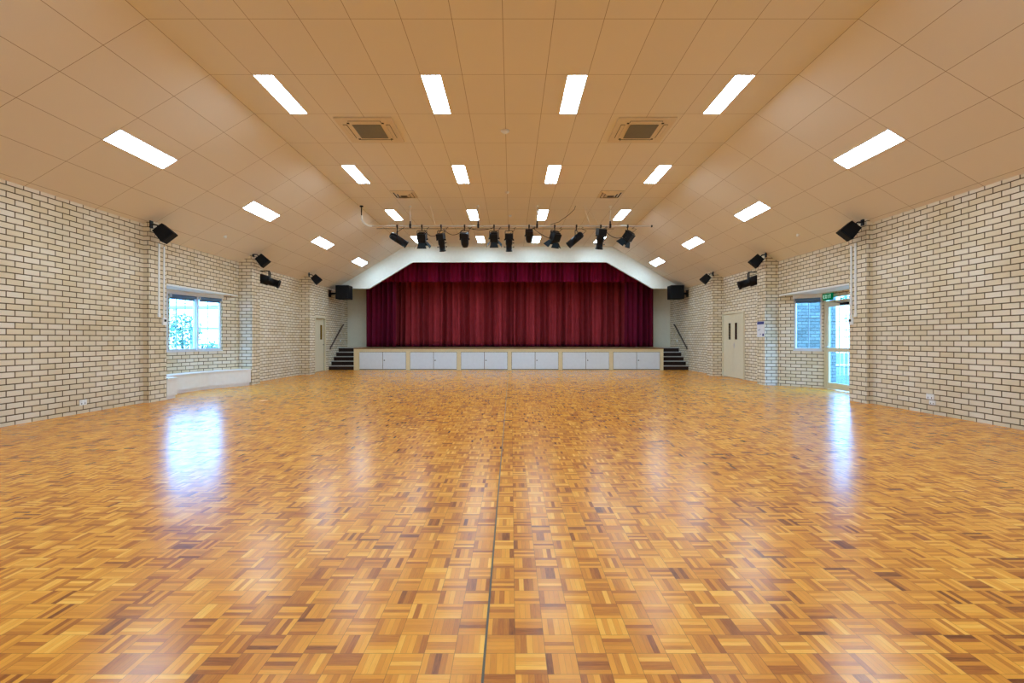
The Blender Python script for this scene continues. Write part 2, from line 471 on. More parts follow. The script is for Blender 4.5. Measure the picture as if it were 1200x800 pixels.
W2, MX2 = window('window_2', bl[2], bl[3], -1, 0, seglen(bl, 2)-.006, WZ0, WZ1, 'left pane of the bright bay window with security bars', (.36, .68), HB)
_, MX3 = window('window_3', bl[3], bl[4], -1, .006, .62, WZ0, WZ1, 'right pane of the bright bay window with security bars', (.5,), HB)
window('window_4', bl[0], bl[1], -1, .25, seglen(bl, 0)-.03, WZ0, WZ1, 'near angled pane of left bay hidden by the pier', (.5,), HB)
_, MX5 = window('window_5', br[2], br[3], 1, .015, .64, WZ0, WZ1, 'blue window beside the glass door looking onto outside brickwork', (.5,), (.62,))
m = MB(); m.tube([(bl[3][0]-.012, bl[3][1], WZ0), (bl[3][0]-.012, bl[3][1], WZ1)], .032, 10); m.build('corner_post', M['alu'], W2)
def blind(Mx, s0, s1, label):
    r = thing('roller_blind', label, 'blind', Mx @ Vector(((s0+s1)/2, 0, WZ1)))
    m = MB(); m.M = Mx; m.tube([(s0, .0, WZ1-.035), (s1, .0, WZ1-.035)], .033, 14); m.build('blind_roll', M['blind'], r)
    m = MB(); m.M = Mx; m.box(s0+.01, s1-.01, .03, .034, WZ1-.10, WZ1-.03); m.box(s0+.01, s1-.01, .026, .04, WZ1-.115, WZ1-.10); m.build('blind_hem', M['blind'], r)
    for s in (s0, s1):
        m = MB(); m.M = Mx; m.box(s-.006, s+.006, -.035, .03, WZ1-.075, WZ1+.01); m.build('bracket', M['alu'], r)
blind(MX2, .03, seglen(bl, 2)-.05, 'rolled up blind at the top of the left bay pane')
blind(MX3, .05, .60, 'rolled up blind at the top of the right bay pane')
blind(MX5, .03, .62, 'rolled up dark blind above the blue window by the glass door')

# glass door (door_3) on the middle facet of the right bay
Mx = facet_axes(br[1], br[2], 1); LD = seglen(br, 1)
d0, d1 = LD-1.02, LD-.03
f = MB(); f.M = Mx
f.box(.05, .10, .02, .12, 0, 2.26); f.box(LD-.03-.05, LD-.02, .02, .12, 0, 2.26, .004)
f.box(d0-.06, d0-.01, .02, .12, 0, 2.26); f.box(.05, LD-.02, .02, .12, 2.08, 2.13); f.box(.05, LD-.02, .02, .12, 2.21, 2.26)
root = f.build('door_3', M['cream']); struct(root, 'glazed door with cream frame under the exit sign', 'door')
l = MB(); l.M = Mx
a, b = d0, LD-.085
l.box(a, a+.09, .035, .08, .01, 2.075, .004); l.box(b-.09, b, .035, .08, .01, 2.075, .004)
l.box(a+.09, b-.09, .035, .08, .01, .16); l.box(a+.09, b-.09, .035, .08, .90, 1.0); l.box(a+.09, b-.09, .035, .08, 1.985, 2.075)
lf = l.build('door_leaf', M['cream'], root)
g = MB(); g.M = Mx; g.box(a+.09, b-.09, .055, .061, .16, .90); g.box(a+.09, b-.09, .055, .061, 1.0, 1.985); g.build('glass_pane', M['glass'], lf)
g = MB(); g.M = Mx; g.box(.10, d0-.06, .055, .061, .05, 2.08); g.box(.10, LD-.08, .055, .061, 2.13, 2.21); g.build('side_light', M['glass'], root)
h = MB(); h.M = Mx; h.tube([(b-.045, .03, 1.02), (b-.045, -.03, 1.02), (b-.16, -.03, 1.02)], .011, 8); h.build('door_handle', M['silver'], lf)
h = MB(); h.M = Mx; h.box(a+.12, a+.38, -.01, .035, 2.0, 2.05, .004); h.tube([(a+.25, -.015, 2.03), (a+.55, -.03, 2.085)], .008, 6); h.build('door_closer', M['black'], lf)
for zz in (.55, 1.25, 1.62):
    h = MB(); h.M = Mx; h.box(a+.09, b-.09, .10, .112, zz-.007, zz+.007); h.build('security_bar', M['bar'], root)
for q in (.33, .66):
    h = MB(); h.M = Mx; s = a+.09+(b-a-.18)*q; h.box(s-.007, s+.007, .113, .125, .16, 1.98); h.build('security_bar', M['bar'], root)

# exit sign over the door
def glyph_boxes(mb, txt, x, z, h, w, gap, th, y0, y1):
    st = {'E': [(0, 0, .28, 1), (0, 0, 1, .2), (0, .4, .85, .6), (0, .8, 1, 1)],
          'I': [(.34, 0, .66, 1)], 'T': [(.36, 0, .64, 1), (0, .8, 1, 1)]}
    for c in txt:
        if c == 'X':
            t = .17*w
            for (xa, za, xb, zb) in ((0, 0, w, h), (0, h, w, 0)):
                pts = [(x+xa-t if xa else x, y0, z+za), (x+xa+(0 if xa else 2*t), y0, z+za)] if 0 else None
                d = 1.6*t
                if xb > xa:
                    q = [(x, z+za), (x+d, z+za), (x+w, z+zb), (x+w-d, z+zb)]
                    mb.add([(p[0], y, p[1]) for y in (y0, y1) for p in q], [(0, 1, 2, 3), (7, 6, 5, 4), (0, 4, 5, 1), (1, 5, 6, 2), (2, 6, 7, 3), (3, 7, 4, 0)])
        else:
            for (a, b, c2, d) in st[c]: mb.box(x+a*w, x+c2*w, y0, y1, z+b*h, z+d*h)
        x += w+gap
ME = Matrix(((0, 1, 0, 7.68), (-1, 0, 0, 11.60), (0, 0, 1, 0), (0, 0, 0, 1)))
r = thing('exit_sign', 'green illuminated exit sign hanging above the glass door', 'sign', (7.68, 11.60, 2.14))
m = MB(); m.M = ME; m.box(-.17, .17, -.02, .02, 2.14, 2.30, .004); m.build('sign_box', M['exit_green'], r)
m = MB(); m.M = ME; glyph_boxes(m, 'EXIT', -.135, 2.18, .085, .052, .022, .01, -.026, -.0205); m.build('exit_lettering', M['exit_white'], r)
m = MB(); m.M = ME; m.box(-.12, .12, -.025, .025, 2.30, HEAD, .003); m.build('mount', M['white'], r)

# left cream door (door_1)
f = MB()
y0, y1 = 17.68, 18.72
f.box(-7.14, -7.05, y0, y0+.07, 0, 2.06, .004); f.box(-7.14, -7.05, y1-.07, y1, 0, 2.06, .004); f.box(-7.14, -7.05, y0+.07, y1-.07, 1.99, 2.06, .004)
f.box(-7.2, -7.19, y0, y1, 0, 2.06)
root = f.build('door_1', M['cream']); struct(root, 'single cream door at the far end of the left wall', 'door')
l = MB(); l.box(-7.15, -7.11, y0+.075, y1-.075, .01, 1.985); lf = l.build('door_leaf', M['door'], root)
l = MB(); l.box(-7.11, -7.104, y1-.42, y1-.24, 1.2, 1.75); l.build('vision_panel', M['amber_glass'], lf)
l = MB(); l.tube([(-7.11, y1-.15, 1.0), (-7.05, y1-.15, 1.0)], .012, 8); l.tube([(-7.055, y1-.15, 1.0), (-7.055, y1-.28, 1.0)], .011, 8); l.build('door_handle', M['black'], lf)
l = MB(); l.box(-7.112, -7.106, y1-.082, y1-.068, .01, 1.985); l.build('door_gap', M['dark_hole'], root)

# right double door (door_2)
y0, y1 = 14.5, 15.975
f = MB()
f.box(7.05, 7.14, y0, y0+.05, 0, 2.06, .004); f.box(7.05, 7.14, y1-.05, y1, 0, 2.06, .004); f.box(7.05, 7.14, y0+.05, y1-.05, 2.01, 2.06, .004)
f.box(7.19, 7.2, y0, y1, 0, 2.06)
root = f.build('door_2', M['door']); struct(root, 'cream double door with narrow dark glass strips in right wall', 'door')
ym = (y0+y1)/2
for (a, b, w) in ((y0+.052, ym-.003, 15.03), (ym+.003, y1-.052, 15.47)):
    l = MB(); l.box(7.075, 7.115, a, b, .01, 2.005); lf = l.build('door_leaf', M['door'], root)
    l = MB(); l.box(7.069, 7.075, w-.065, w+.065, 1.2, 1.72); l.build('vision_panel', M['glass_dark'], lf)
    if a < ym-.1:
        l = MB(); l.box(7.068, 7.075, b-.11, b-.05, .93, 1.1, .002); l.tube([(7.07, b-.08, 1.03), (7.02, b-.08, 1.03)], .01, 8); l.tube([(7.022, b-.08, 1.03), (7.022, b-.2, 1.03)], .01, 8)
        l.build('door_handle', M['silver'], lf)

# notice on the right pier
r = thing('wall_notice', 'white printed notice with blue header on right brick pier', 'notice', (6.735, 12.88, 1.2))
m = MB(); m.box(6.727, 6.739, 12.695, 13.065, 1.26, 1.68, .002); m.build('sheet', M['poster'], r)
m = MB(); m.box(6.7262, 6.7268, 12.705, 13.055, 1.60, 1.672); m.build('header_band', M['poster_blue'], r)
for q in ((12.71, 12.79, 1.285, 1.355), (12.84, 12.93, 1.325, 1.335), (12.84, 12.91, 1.345, 1.353), (12.93, 13.01, 1.44, 1.455), (12.90, 12.93, 1.455, 1.475)):
    m = MB(); m.box(6.7262, 6.7268, *q); m.build('print_mark', M['poster_blue'], r)

# ------------------------------------------------------------------ bay bench (left)
r = thing('bay_bench', 'low white bench following the left window bay', 'bench', (-7.2, 11.1, 0))
front = [(-6.745, 9.64), (-6.745, 9.93), (-7.20, 10.02), (-7.28, 10.70), (-7.17, 11.65), (-6.76, 12.62), (-6.76, 12.775)]
back = [(-7.08, 12.775), (-7.08, 12.70), (-7.485, 11.75), (-7.605, 10.95), (-7.605, 10.36), (-7.10, 9.64)]
m = MB(); m.prism(front+back, .07, .395); m.build('bench_body', M['white'], r)
inset = [(x-.035, y) for x, y in front]
m = MB(); m.prism(inset+back, 0, .07, top=False); m.build('toe_kick', M['white'], r)
lip = [(x+.022, y) for x, y in front]
lip[0] = (lip[0][0], 9.635)
m = MB(); m.prism(lip+back, .395, .425); m.build('bench_top', M['white'], r)

# ------------------------------------------------------------------ stage
r = thing('stage', 'raised stage with cream frame and pale blue cupboard doors', 'stage', (0, YST, 0))
m = MB(); m.box(-XST, XST, YST-.02, YEND-.01, STZ-.04, STZ); m.build('deck', M['deck'], r)
PER = 1.992; xs0 = -5.86
m = MB()
zb, zt = .015, .715
m.box(-XST, XST, YST, YST+.05, zt, STZ-.04); m.box(-XST, XST, YST, YST+.05, 0, zb)
edges = [-XST]
for k in range(6): edges += [xs0+k*PER, xs0+k*PER+1.84]
edges.append(XST)
for k in range(7): m.box(edges[2*k], edges[2*k+1], YST, YST+.05, zb, zt)
m.box(-XST, -XST+.05, YST+.05, 21.0, 0, STZ-.04); m.box(XST-.05, XST, YST+.05, 21.0, 0, STZ-.04)
m.build('front_frame', M['stage_frame'], r)
m = MB(); m.box(-XST+.05, XST-.05, YST+.055, YST+.06, 0, zt+.05); m.build('cupboard_recess', M['dark_hole'], r)
for k in range(6):
    a = xs0+k*PER
    for q in range(2):
        x0 = a+.012+q*.92; x1 = a+.914+q*.914
        m = MB(); m.box(x0, x1, YST+.005, YST+.028, zb+.028, zt-.012, .003); d = m.build('cupboard_door', M['cupboard'], r)
        if q: 
            m = MB(); m.M = Matrix.Translation((x0+.06, YST+.005, .385)) @ Matrix.Rotation(PI/2, 4, 'X')
            m.lathe([(.012, 0), (.012, .012), (.022, .018), (.022, .028), (.0, .032)], 12); m.build('knob', M['black'], d)
        for zz in (.15, .58):
            m = MB(); xx = x0 if q == 0 else x1
            m.tube([(xx, YST+.004, zz-.03), (xx, YST+.004, zz+.03)], .006, 6); m.build('hinge', M['silver'], d)

# steps either side
for sg, side in ((-1, 'left'), (1, 'right')):
    r = thing('stage_steps', 'dark carpeted steps with grey nosings up the %s end of the stage' % side, 'steps', (sg*6.58, 19.1, 0), 'steps at both ends of the stage')
    x0, x1 = sorted((sg*6.075, sg*7.085))
    for k in range(5):
        ya, yb = 19.1+.27*k, 19.1+.27*(k+1) if k < 4 else 20.195
        z = STZ*(k+1)/5
        m = MB(); m.box(x0, x1, ya, yb, 0, z-.003); st = m.build('step', M['carpet'], r)
        m = MB(); m.box(x0, x1, ya-.012, ya+.06, z-.03, z+.002, .004); m.build('nosing', M['nosing'], st)
    m = MB(); m.box(x0, x1, 20.2, YEND-.01, STZ-.04, STZ); m.build('landing', M['deck'], r)
    r = thing('handrail', 'dark sloping handrail on the brick wall over the %s steps' % side, 'handrail', (sg*7.0, 19.8, 1.3), 'handrails beside the stage')
    pts = [(sg*7.0, 19.02, .82), (sg*7.0, 19.06, .88), (sg*7.0, 20.45, 1.80), (sg*7.0, 20.55, 1.83)]
    m = MB(); m.tube(pts, .027, 12); m.build('rail', M['rail'], r)
    for yy, zz in ((19.25, 1.005), (20.25, 1.668)):
        m = MB(); m.tube([(sg*7.0, yy, zz-.02), (sg*7.0, yy, zz-.07), (sg*7.085, yy, zz-.08)], .01, 8)
        m.tube([(sg*7.087, yy, zz-.08), (sg*7.075, yy, zz-.08)], .032, 12); m.build('bracket', M['rail'], r)

# ------------------------------------------------------------------ curtains
def curtain(name, x0, x1, y, z0, z1, period, amp, seed, mat, label, group=None, step=.014, ztop=None, hem=None, vary=.2):
    rnd = random.Random(seed)
    n = int((x1-x0)/step); nz = 14
    ph = 0; P = []
    per = period
    for i in range(n+1):
        if i % 9 == 0: per = period*rnd.uniform(1-vary, 1+1.2*vary); 
        ph += 2*PI*step/per
        P.append(ph)
    A = [amp*(.75+.5*math.sin(i*.013*7+seed)) for i in range(n+1)]
    vs = []; fs = []
    for j in range(nz+1):
        t = j/nz
        for i in range(n+1):
            x = x0+(x1-x0)*i/n
            zt = z1 if ztop is None else min(z1, ztop(x))
            z = z0+(zt-z0)*t
            a = A[i]*(1-.3*t)
            w = P[i]+.25*math.sin(3*t+i*.05)
            s = 1-2*abs(math.sin(w/2))
            s += .18*math.sin(2.6*w+seed)*(1-.5*t)
            vs.append((x+.18*a*math.sin(w), y+a*s, z))
    for j in range(nz):
        for i in range(n):
            q = j*(n+1)+i; fs.append((q, q+1, q+n+2, q+n+1))
    m = MB(); m.add(vs, fs, True); o = m.build(name, mat, None, .004)
    tag(o, label, 'curtain', group)
    if hem:
        hv = []; hf = []
        for j in range(2):
            for i in range(n+1): p = vs[i]; hv.append((p[0], p[1]-.006, p[2]+.001+j*hem))
        for i in range(n): hf.append((i, i+1, n+2+i, n+1+i))
        h = MB(); h.add(hv, hf, True); ho = h.build('hem', M['velvet_dark'], o, .003)
    return o
g = 'stage curtains'
curtain('stage_curtain', -5.55, .17, 22.25, STZ+.02, 4.9, .26, .21, 3, M['velvet'], 'left half of the red pleated main stage curtain', g, hem=.09)
curtain('stage_curtain', .12, 5.75, 22.32, STZ+.02, 4.9, .26, .21, 5, M['velvet'], 'right half of the red pleated main stage curtain', g, hem=.09)
curtain('stage_curtain', -6.20, -4.90, 21.0, STZ+.02, 4.9, .22, .14, 8, M['velvet_dark'], 'dark plum side curtain at the left edge of the stage', g)
curtain('stage_curtain', 5.0, 6.26, 21.0, STZ+.02, 4.9, .22, .14, 9, M['velvet_dark'], 'dark plum side curtain at the right edge of the stage', g)
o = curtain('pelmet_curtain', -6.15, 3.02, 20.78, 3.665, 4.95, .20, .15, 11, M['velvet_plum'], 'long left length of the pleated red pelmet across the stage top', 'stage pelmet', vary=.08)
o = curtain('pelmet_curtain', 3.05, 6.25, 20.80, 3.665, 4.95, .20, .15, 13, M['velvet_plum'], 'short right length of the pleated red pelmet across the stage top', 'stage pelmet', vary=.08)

# ------------------------------------------------------------------ ceiling lights
def slope_M(sg, s, y):       # point on the slope, local x along downward slope, y along room, -z into the room
    k = math.sqrt(1+SL*SL); dx, dz = 1/k, -SL/k
    x = sg*(XF+s*dx); z = HC+s*dz
    ax = Vector((sg*dx, 0, dz)); ay = Vector((0, 1, 0)); az = Vector((SL/k*sg, 0, dx))
    if sg < 0: pass
    return Matrix(((ax.x, ay.x, az.x, x), (ax.y, ay.y, az.y, y), (ax.z, ay.z, az.z, z), (0, 0, 0, 1)))
def flat_M(x, y): return Matrix.Translation((x, y, HC))
def lamp(Mx, label):
    r = thing('ceiling_light', label, 'light', Mx.translation, 'recessed ceiling light panels')
    w, l, e = .15, .6, .014
    m = MB(); m.M = Mx
    m.box(-w, -w+e, -l, l, -.006, -.0005); m.box(w-e, w, -l, l, -.006, -.0005)
    m.box(-w+e, w-e, -l, -l+e, -.006, -.0005); m.box(-w+e, w-e, l-e, l, -.006, -.0005)
    m.build('frame', M['white'], r)
    m = MB(); m.M = Mx; m.box(-w+e, w-e, -l+e, l-e, -.004, -.0015); m.build('diffuser', M['lamp'], r)
rows = [('overhead row just behind the viewer', -.28), ('row above the top edge of the view', 3.32), ('first visible row from the viewer', 6.92), ('second visible row', 10.52), ('third visible row', 14.12), ('row nearest the stage', 17.72)]
for rn, y in rows:
    yc = y+.6
    lamp(slope_M(-1, 1.65, yc), 'bright light panel on left ceiling slope, %s' % rn)
    lamp(flat_M(-3.45, yc), 'outer left light panel of flat ceiling, %s' % rn)
    lamp(flat_M(-1.05, yc), 'inner left light panel of flat ceiling, %s' % rn)
    lamp(flat_M(1.05, yc), 'inner right light panel of flat ceiling, %s' % rn)
    lamp(flat_M(3.45, yc), 'outer right light panel of flat ceiling, %s' % rn)
    lamp(slope_M(1, 1.65, yc), 'bright light panel on right ceiling slope, %s' % rn)

# air conditioning cassettes
for sg, side in ((-1, 'left'), (1, 'right')):
    x, y = sg*2.43, 8.74
    r = thing('air_conditioner', 'square ceiling cassette air conditioner in the %s half of the ceiling' % side, 'air conditioner', (x, y, HC), 'ceiling air conditioners')
    m = MB(); m.box(x-.5, x+.5, y-.5, y+.5, HC-.03, HC-.001, .01); m.build('fascia', M['ac_body'], r)
    m = MB(); m.box(x-.25, x+.25, y-.28, y+.28, HC-.042, HC-.0305, .006); gr = m.build('intake_grille', M['ac_grey'], r)
    m = MB()
    for k in range(14): yy = y-.26+.04*k; m.box(x-.235, x+.235, yy-.004, yy+.004, HC-.046, HC-.0425)
    m.build('louvre', M['ac_grey'], gr)
    for (ax, ay, bx, by) in ((-.41, -.28, -.34, .28), (.34, -.28, .41, .28), (-.28, -.42, .28, -.35), (-.28, .35, .28, .42)):
        m = MB(); m.box(x+ax, x+bx, y+ay, y+by, HC-.034, HC-.0305); s = m.build('outlet_slot', M['dark_hole'], r)
        m = MB(); cx, cy = x+(ax+bx)/2, y+(ay+by)/2; hx, hy = (bx-ax)/2-.006, (by-ay)/2-.006
        m.box(cx-hx, cx+hx, cy-hy, cy+hy, HC-.041, HC-.0345, .002); m.build('flap', M['ac_body'], s)
    for (px, py) in ((-.3, -.33), (.3, -.33), (-.3, .33), (.3, .33)):
        m = MB(); m.box(x+px-.02, x+px+.02, y+py-.02, y+py+.02, HC-.036, HC-.0305); m.build('screw_cover', M['dark_hole'], r)
    # diffuser vent
    x, y = sg*2.68, 12.6
    r = thing('ceiling_vent', 'square louvred vent in the %s half of the ceiling' % side, 'vent', (x, y, HC), 'ceiling vents')
    m = MB(); m.box(x-.3, x+.3, y-.3, y+.3, HC-.006, HC-.001); m.build('backing', M['dark_hole'], r)
    m = MB()
    for hh, z0 in ((.30, .006), (.22, .02), (.14, .034)):
        a, b = hh, hh-.055
        vs = [(x+sx*q, y+sy*q, HC-zz) for q, zz in ((a, z0), (b, z0+.03)) for sx, sy in ((-1, -1), (1, -1), (1, 1), (-1, 1))]
        m.add(vs, [(k, (k+1) % 4, 4+(k+1) % 4, 4+k) for k in range(4)])
    m.build('louvre', M['ac_body'], r, .003)

# smoke detectors
def detector(Mx, label, big=.05):
    r = thing('smoke_detector', label, 'detector', Mx.translation, 'ceiling detectors')
    m = MB(); m.M = Mx @ Matrix.Rotation(PI, 4, 'X'); m.lathe([(big, .001), (big, .015), (big*.8, .022)], 18); m.build('base', M['white'], r)
    m = MB(); m.M = Mx @ Matrix.Rotation(PI, 4, 'X'); m.lathe([(big*.62, .022), (big*.62, .038), (big*.4, .05), (0, .052)], 18); m.build('sensor', M['outlet'], r)
detector(flat_M(-.01, 8.78), 'white detector at ceiling centre between the two air conditioners', .078)
detector(flat_M(.0, 12.4), 'white detector at ceiling centre between the two square vents')
detector(flat_M(.07, 14.75), 'white detector at ceiling centre above the lighting bar')
detector(slope_M(-1, 2.7, 11.2), 'small round detector on left slope above the bay window', .04)
detector(slope_M(1, 2.75, 10.9), 'small round detector on right slope above the glass door', .04)

# ------------------------------------------------------------------ lighting bar and stage lanterns
YB_, ZB_ = 13.7, 4.40
r = thing('lighting_bar', 'long galvanised lighting bar hung below the ceiling before the stage', 'lighting bar', (0, YB_, ZB_))
m = MB(); m.tube([(-3.83, YB_, ZB_), (4.05, YB_, ZB_)], .024, 12); m.build('pipe', M['pipe'], r)
m = MB(); arc = [(-4.13, YB_, ZB_+.30)] + [(-3.83-.30*math.sin(PI/2*(1-k/8)) , YB_, ZB_+.28*(1-math.cos(PI/2*(1-k/8)))) for k in range(9)]
m.tube(arc, .026, 10); m.build('conduit_bend', M['white'], r)
m = MB(); m.tube([(-4.13, YB_, ZB_+.28), (-4.13, YB_, HC-.001)], .016, 8); m.tube([(-4.13, YB_, HC-.03), (-4.13, YB_, HC-.001)], .05, 12); m.build('cable_riser', M['black'], r)
m = MB(); m.tube([(4.05, YB_, ZB_), (4.09, YB_, ZB_)], .034, 12); m.build('end_cap', M['black'], r)
m = MB(); m.tube([(-3.7, YB_, ZB_-.07), (3.0, YB_, ZB_-.075)], .007, 6); m.build('catenary_wire', M['black'], r)
for x in (-2.75, -.83, .83, 2.90):
    m = MB(); m.tube([(x, YB_, ZB_), (x, YB_, HC-.02)], .008, 8); d = m.build('drop_rod', M['pipe'], r)
    m = MB(); m.tube([(x, YB_, HC-.04), (x, YB_, HC-.002)], .035, 12); m.build('ceiling_plate', M['white'], d)
    m = MB(); m.box(x-.028, x+.028, YB_-.035, YB_+.035, ZB_-.05, ZB_+.06, .006); m.tube([(x, YB_, ZB_+.06), (x, YB_, ZB_+.14)], .02, 10); m.build('clamp', M['black'], d)

def hang(x, kind, d, label, size=1., drop=.36, pan=0):
    r = thing('stage_light', label, 'stage light', (x, YB_, ZB_-drop), 'stage lanterns on the lighting bar')
    d = Vector(d).normalized()
    piv = Vector((x, YB_-.0, ZB_-drop))
    # hook clamp
    m = MB(); m.box(x-.022, x+.022, YB_-.04, YB_+.04, ZB_-.045, ZB_+.04, .008); m.tube([(x, YB_, ZB_-.045), (x, YB_, ZB_-.13)], .014, 8)
    m.tube([(x, YB_-.06, ZB_), (x, YB_-.03, ZB_)], .012, 6); m.build('hook_clamp', M['black'], r)
    # yoke: axis is horizontal, perpendicular to the beam
    ax = Vector((0, 0, 1)).cross(d)
    ax = ax.normalized() if ax.length > .05 else Vector((1, 0, 0))
    ax = Matrix.Rotation(pan, 3, 'Z') @ ax
    hw = {'par': .125, 'fresnel': .14, 'profile': .125, 'mini': .10}[kind]*size
    top = Vector((x, YB_, ZB_-.13))
    m = MB()
    for sg in (-1, 1):
        c0 = top; c1 = top+ax*hw*sg; c2 = piv+ax*hw*sg
        m.tube([c0, c1-ax*sg*.01, c1+Vector((0, 0, -.012)), c2], .011, 6)
    m.build('yoke', M['black'], r)
    for sg in (-1, 1):
        m = MB(); m.tube([piv+ax*(hw-.02)*sg, piv+ax*(hw+.03)*sg], [.014, .026], 10); m.build('tilt_knob', M['black'], r)
    Mx = frame_to(piv, d)
    b = MB(); b.M = Mx
    if kind == 'par':
        R = .105*size
        b.lathe([(.03, .24*size), (R*.8, .22*size), (R, .17*size), (R, .02), (R*1.05, .015), (R*1.05, -.0), (R, -.005), (R, -.30*size), (R*1.06, -.30*size), (R*1.06, -.33*size), (R*.9, -.33*size), (R*.88, -.26*size)], 20)
        b.build('can', M['black'], r)
        l = MB(); l.M = Mx; l.lathe([(R*.87, -.25*size), (0, -.262*size)], 20); l.build('lens', M['lens'], r)
    elif kind == 'profile':
        R = .112*size
        b.box(-R*1.1, R*1.1, -R*1.1, R*1.1, .02, .20*size, .012)
        b.lathe([(R, .02), (R, -.16*size), (R*.86, -.17*size), (R*.86, -.36*size), (R, -.36*size), (R, -.385*size), (R*.8, -.385*size), (R*.78, -.33*size)], 20)
        b.build('barrel', M['black'], r)
        for zz in (-.02, -.11, -.24):
            for sg in ((1,) if zz > -.2 else (1, -1)):
                k = MB(); k.M = Mx @ Matrix.Translation((sg*R*.9, 0, zz*size)) @ Matrix.Rotation(sg*PI/2, 4, 'Y'); k.lathe([(.007, 0), (.007, .03), (.017, .032), (.017, .055), (0, .058)], 10); k.build('shutter_knob', M['black'], r)
        l = MB(); l.M = Mx; l.lathe([(R*.78, -.325*size), (0, -.34*size)], 18); l.build('lens', M['lens'], r)
    elif kind == 'mini':
        R = .095*size
        b.box(-R*1.15, R*1.15, -R, R, .04, .16*size, .015)
        b.lathe([(R, .05), (R*1.05, -.02), (R*1.0, -.12*size), (R*.7, -.20*size), (R*.55, -.20*size), (R*.5, -.15*size)], 20)
        b.build('can', M['black'], r)
        l = MB(); l.M = Mx; l.lathe([(R*.52, -.16*size), (0, -.17*size)], 16); l.build('lens', M['lens'], r)
    else:
        R = .12*size
        b.box(-R, R, -R, R, -.06, .17*size, .014); b.box(-R*.7, R*.7, -R*.7, R*.7, .17*size, .20*size, .006)
        b.lathe([(R*1.02, -.06), (R*1.02, -.10*size), (R*.86, -.10*size), (R*.84, -.07)], 22)
        b.build('housing', M['black'], r)
        l = MB(); l.M = Mx; l.lathe([(R*.85, -.075), (R*.5, -.092), (0, -.098)], 20); l.build('lens', M['lens'], r)
        for k in range(4):
            w = MB(); w.M = Mx @ Matrix.Rotation(k*PI/2, 4, 'Z')
            sp = .11 if k % 2 else .09
            z0, z1 = -.085*size, -.235*size
            a, c = R*.95, R*1.35
            y0, y1 = R*1.0, R*1.0+sp*size*(1.0 if k % 2 else .45)
            w.quad((-a*.8, y0, z0), (a*.8, y0, z0), (c*.85, y1, z1), (-c*.85, y1, z1)); w.build('barn_door', M['steel_blue'], r, .004)
    # tail cable and plug
    m = MB(); p0 = piv-d*.16; m.tube([p0, p0+Vector((.09, .0, .05)), p0+Vector((.16, .03, .12)), (x+.14, YB_+.03, ZB_-.06), (x+.20, YB_+.02, ZB_-.02)], .007, 6); m.build('tail_cable', M['black'], r)
def bx(px): return .1+(px-599)*YB_/F
hang(bx(465.5), 'par', (.80, .25, -.50), 'black can light farthest left on the bar, tilted down to the right', .95, .36)
hang(bx(494.5), 'fresnel', (0, .45, -.9), 'black lantern with flared barn doors, second from the left on the bar', .98, .37)
hang(bx(517), 'profile', (.08, .35, -.9), 'tall black profile lantern with side knobs, third from the left on the bar', .86, .38)
hang(bx(544.5), 'mini', (0.03, .45, -.9), 'short stubby black lantern, fourth from the left on the bar', 1.12, .37)
hang(bx(579), 'fresnel', (.02, .55, -.85), 'black lantern with barn doors left of the centre lantern', .92, .35)
hang(bx(596.5), 'profile', (0, .3, -.95), 'long straight black profile lantern at the middle of the bar', .86, .38)
hang(bx(620), 'mini', (0, .75, -.8), 'small rounded black lantern just right of the middle of the bar', 1.0, .27)
hang(bx(650), 'fresnel', (-.28, .45, -.85), 'black lantern with barn doors turned left, fourth from the right on the bar', .98, .35)
hang(bx(675.5), 'par', (-.72, .35, -.58), 'black can light tilted down to the left, third from the right', .92, .35)
hang(bx(704), 'profile', (-.08, .3, -.95), 'thick black profile lantern second from the right on the bar', .98, .27)
hang(bx(735.5), 'fresnel', (-.5, .4, -.77), 'black lantern with barn doors farthest right on the bar, turned left', .98, .33)
# loose cables along the bar
def sag(x0, x1, z0, z1, dip, label, n=14, r=.008, top=None):
    pts = []
    for k in range(n+1):
        t = k/n; pts.append((x0+(x1-x0)*t, YB_+.035+.01*math.sin(9*t), z0+(z1-z0)*t-dip*4*t*(1-t)))
    m = MB(); m.tube(pts, r, 6); tag(m.build('power_cable', M['black']), label, 'cable', 'loose cables on the lighting bar')
sag(bx(497), bx(517), ZB_-.10, ZB_-.10, .18, 'black cable sagging between second and third lanterns from the left')
sag(bx(519), bx(545), ZB_-.06, ZB_-.02, .20, 'black cable sagging between third and fourth lanterns from the left')
sag(bx(548), bx(578), ZB_-.03, ZB_-.03, .07, 'black cable looped along the bar left of the middle')
sag(bx(708), bx(731), ZB_-.06, ZB_-.28, .14, 'black cable sagging between the two lanterns farthest right')
sag(bx(624), bx(648), ZB_-.03, ZB_-.36, .05, 'thin black cable hanging beside the small rounded lantern')
pts = [(bx(645), YB_, ZB_+.04), (bx(655), YB_, ZB_+.12), (bx(667), YB_, ZB_+.33), (bx(673), YB_, ZB_+.47), (bx(674.5), YB_, HC-.001)]
m = MB(); m.tube(pts, .008, 6); tag(m.build('power_cable', M['black']), 'thin cable rising from the bar up to the ceiling', 'cable', 'loose cables on the lighting bar')
for px, off in ((595, 0), (688, 0)):
    pass
for cx0, cx1 in ((684, 692), (689, 702), (504, 510)):
    x0, x1 = bx(cx0), bx(cx1)
    m = MB(); m.tube([(x0, YB_+.05, HC-.002), (x1, YB_+.02, ZB_+.03)], .006, 6)
    tag(m.build('safety_chain', M['ac_body']), 'pale chain from ceiling to bar near %s' % {684: 'the third lantern from the right', 689: 'the second lantern from the right', 504: 'the third lantern from the left'}[cx0], 'chain', 'safety chains')

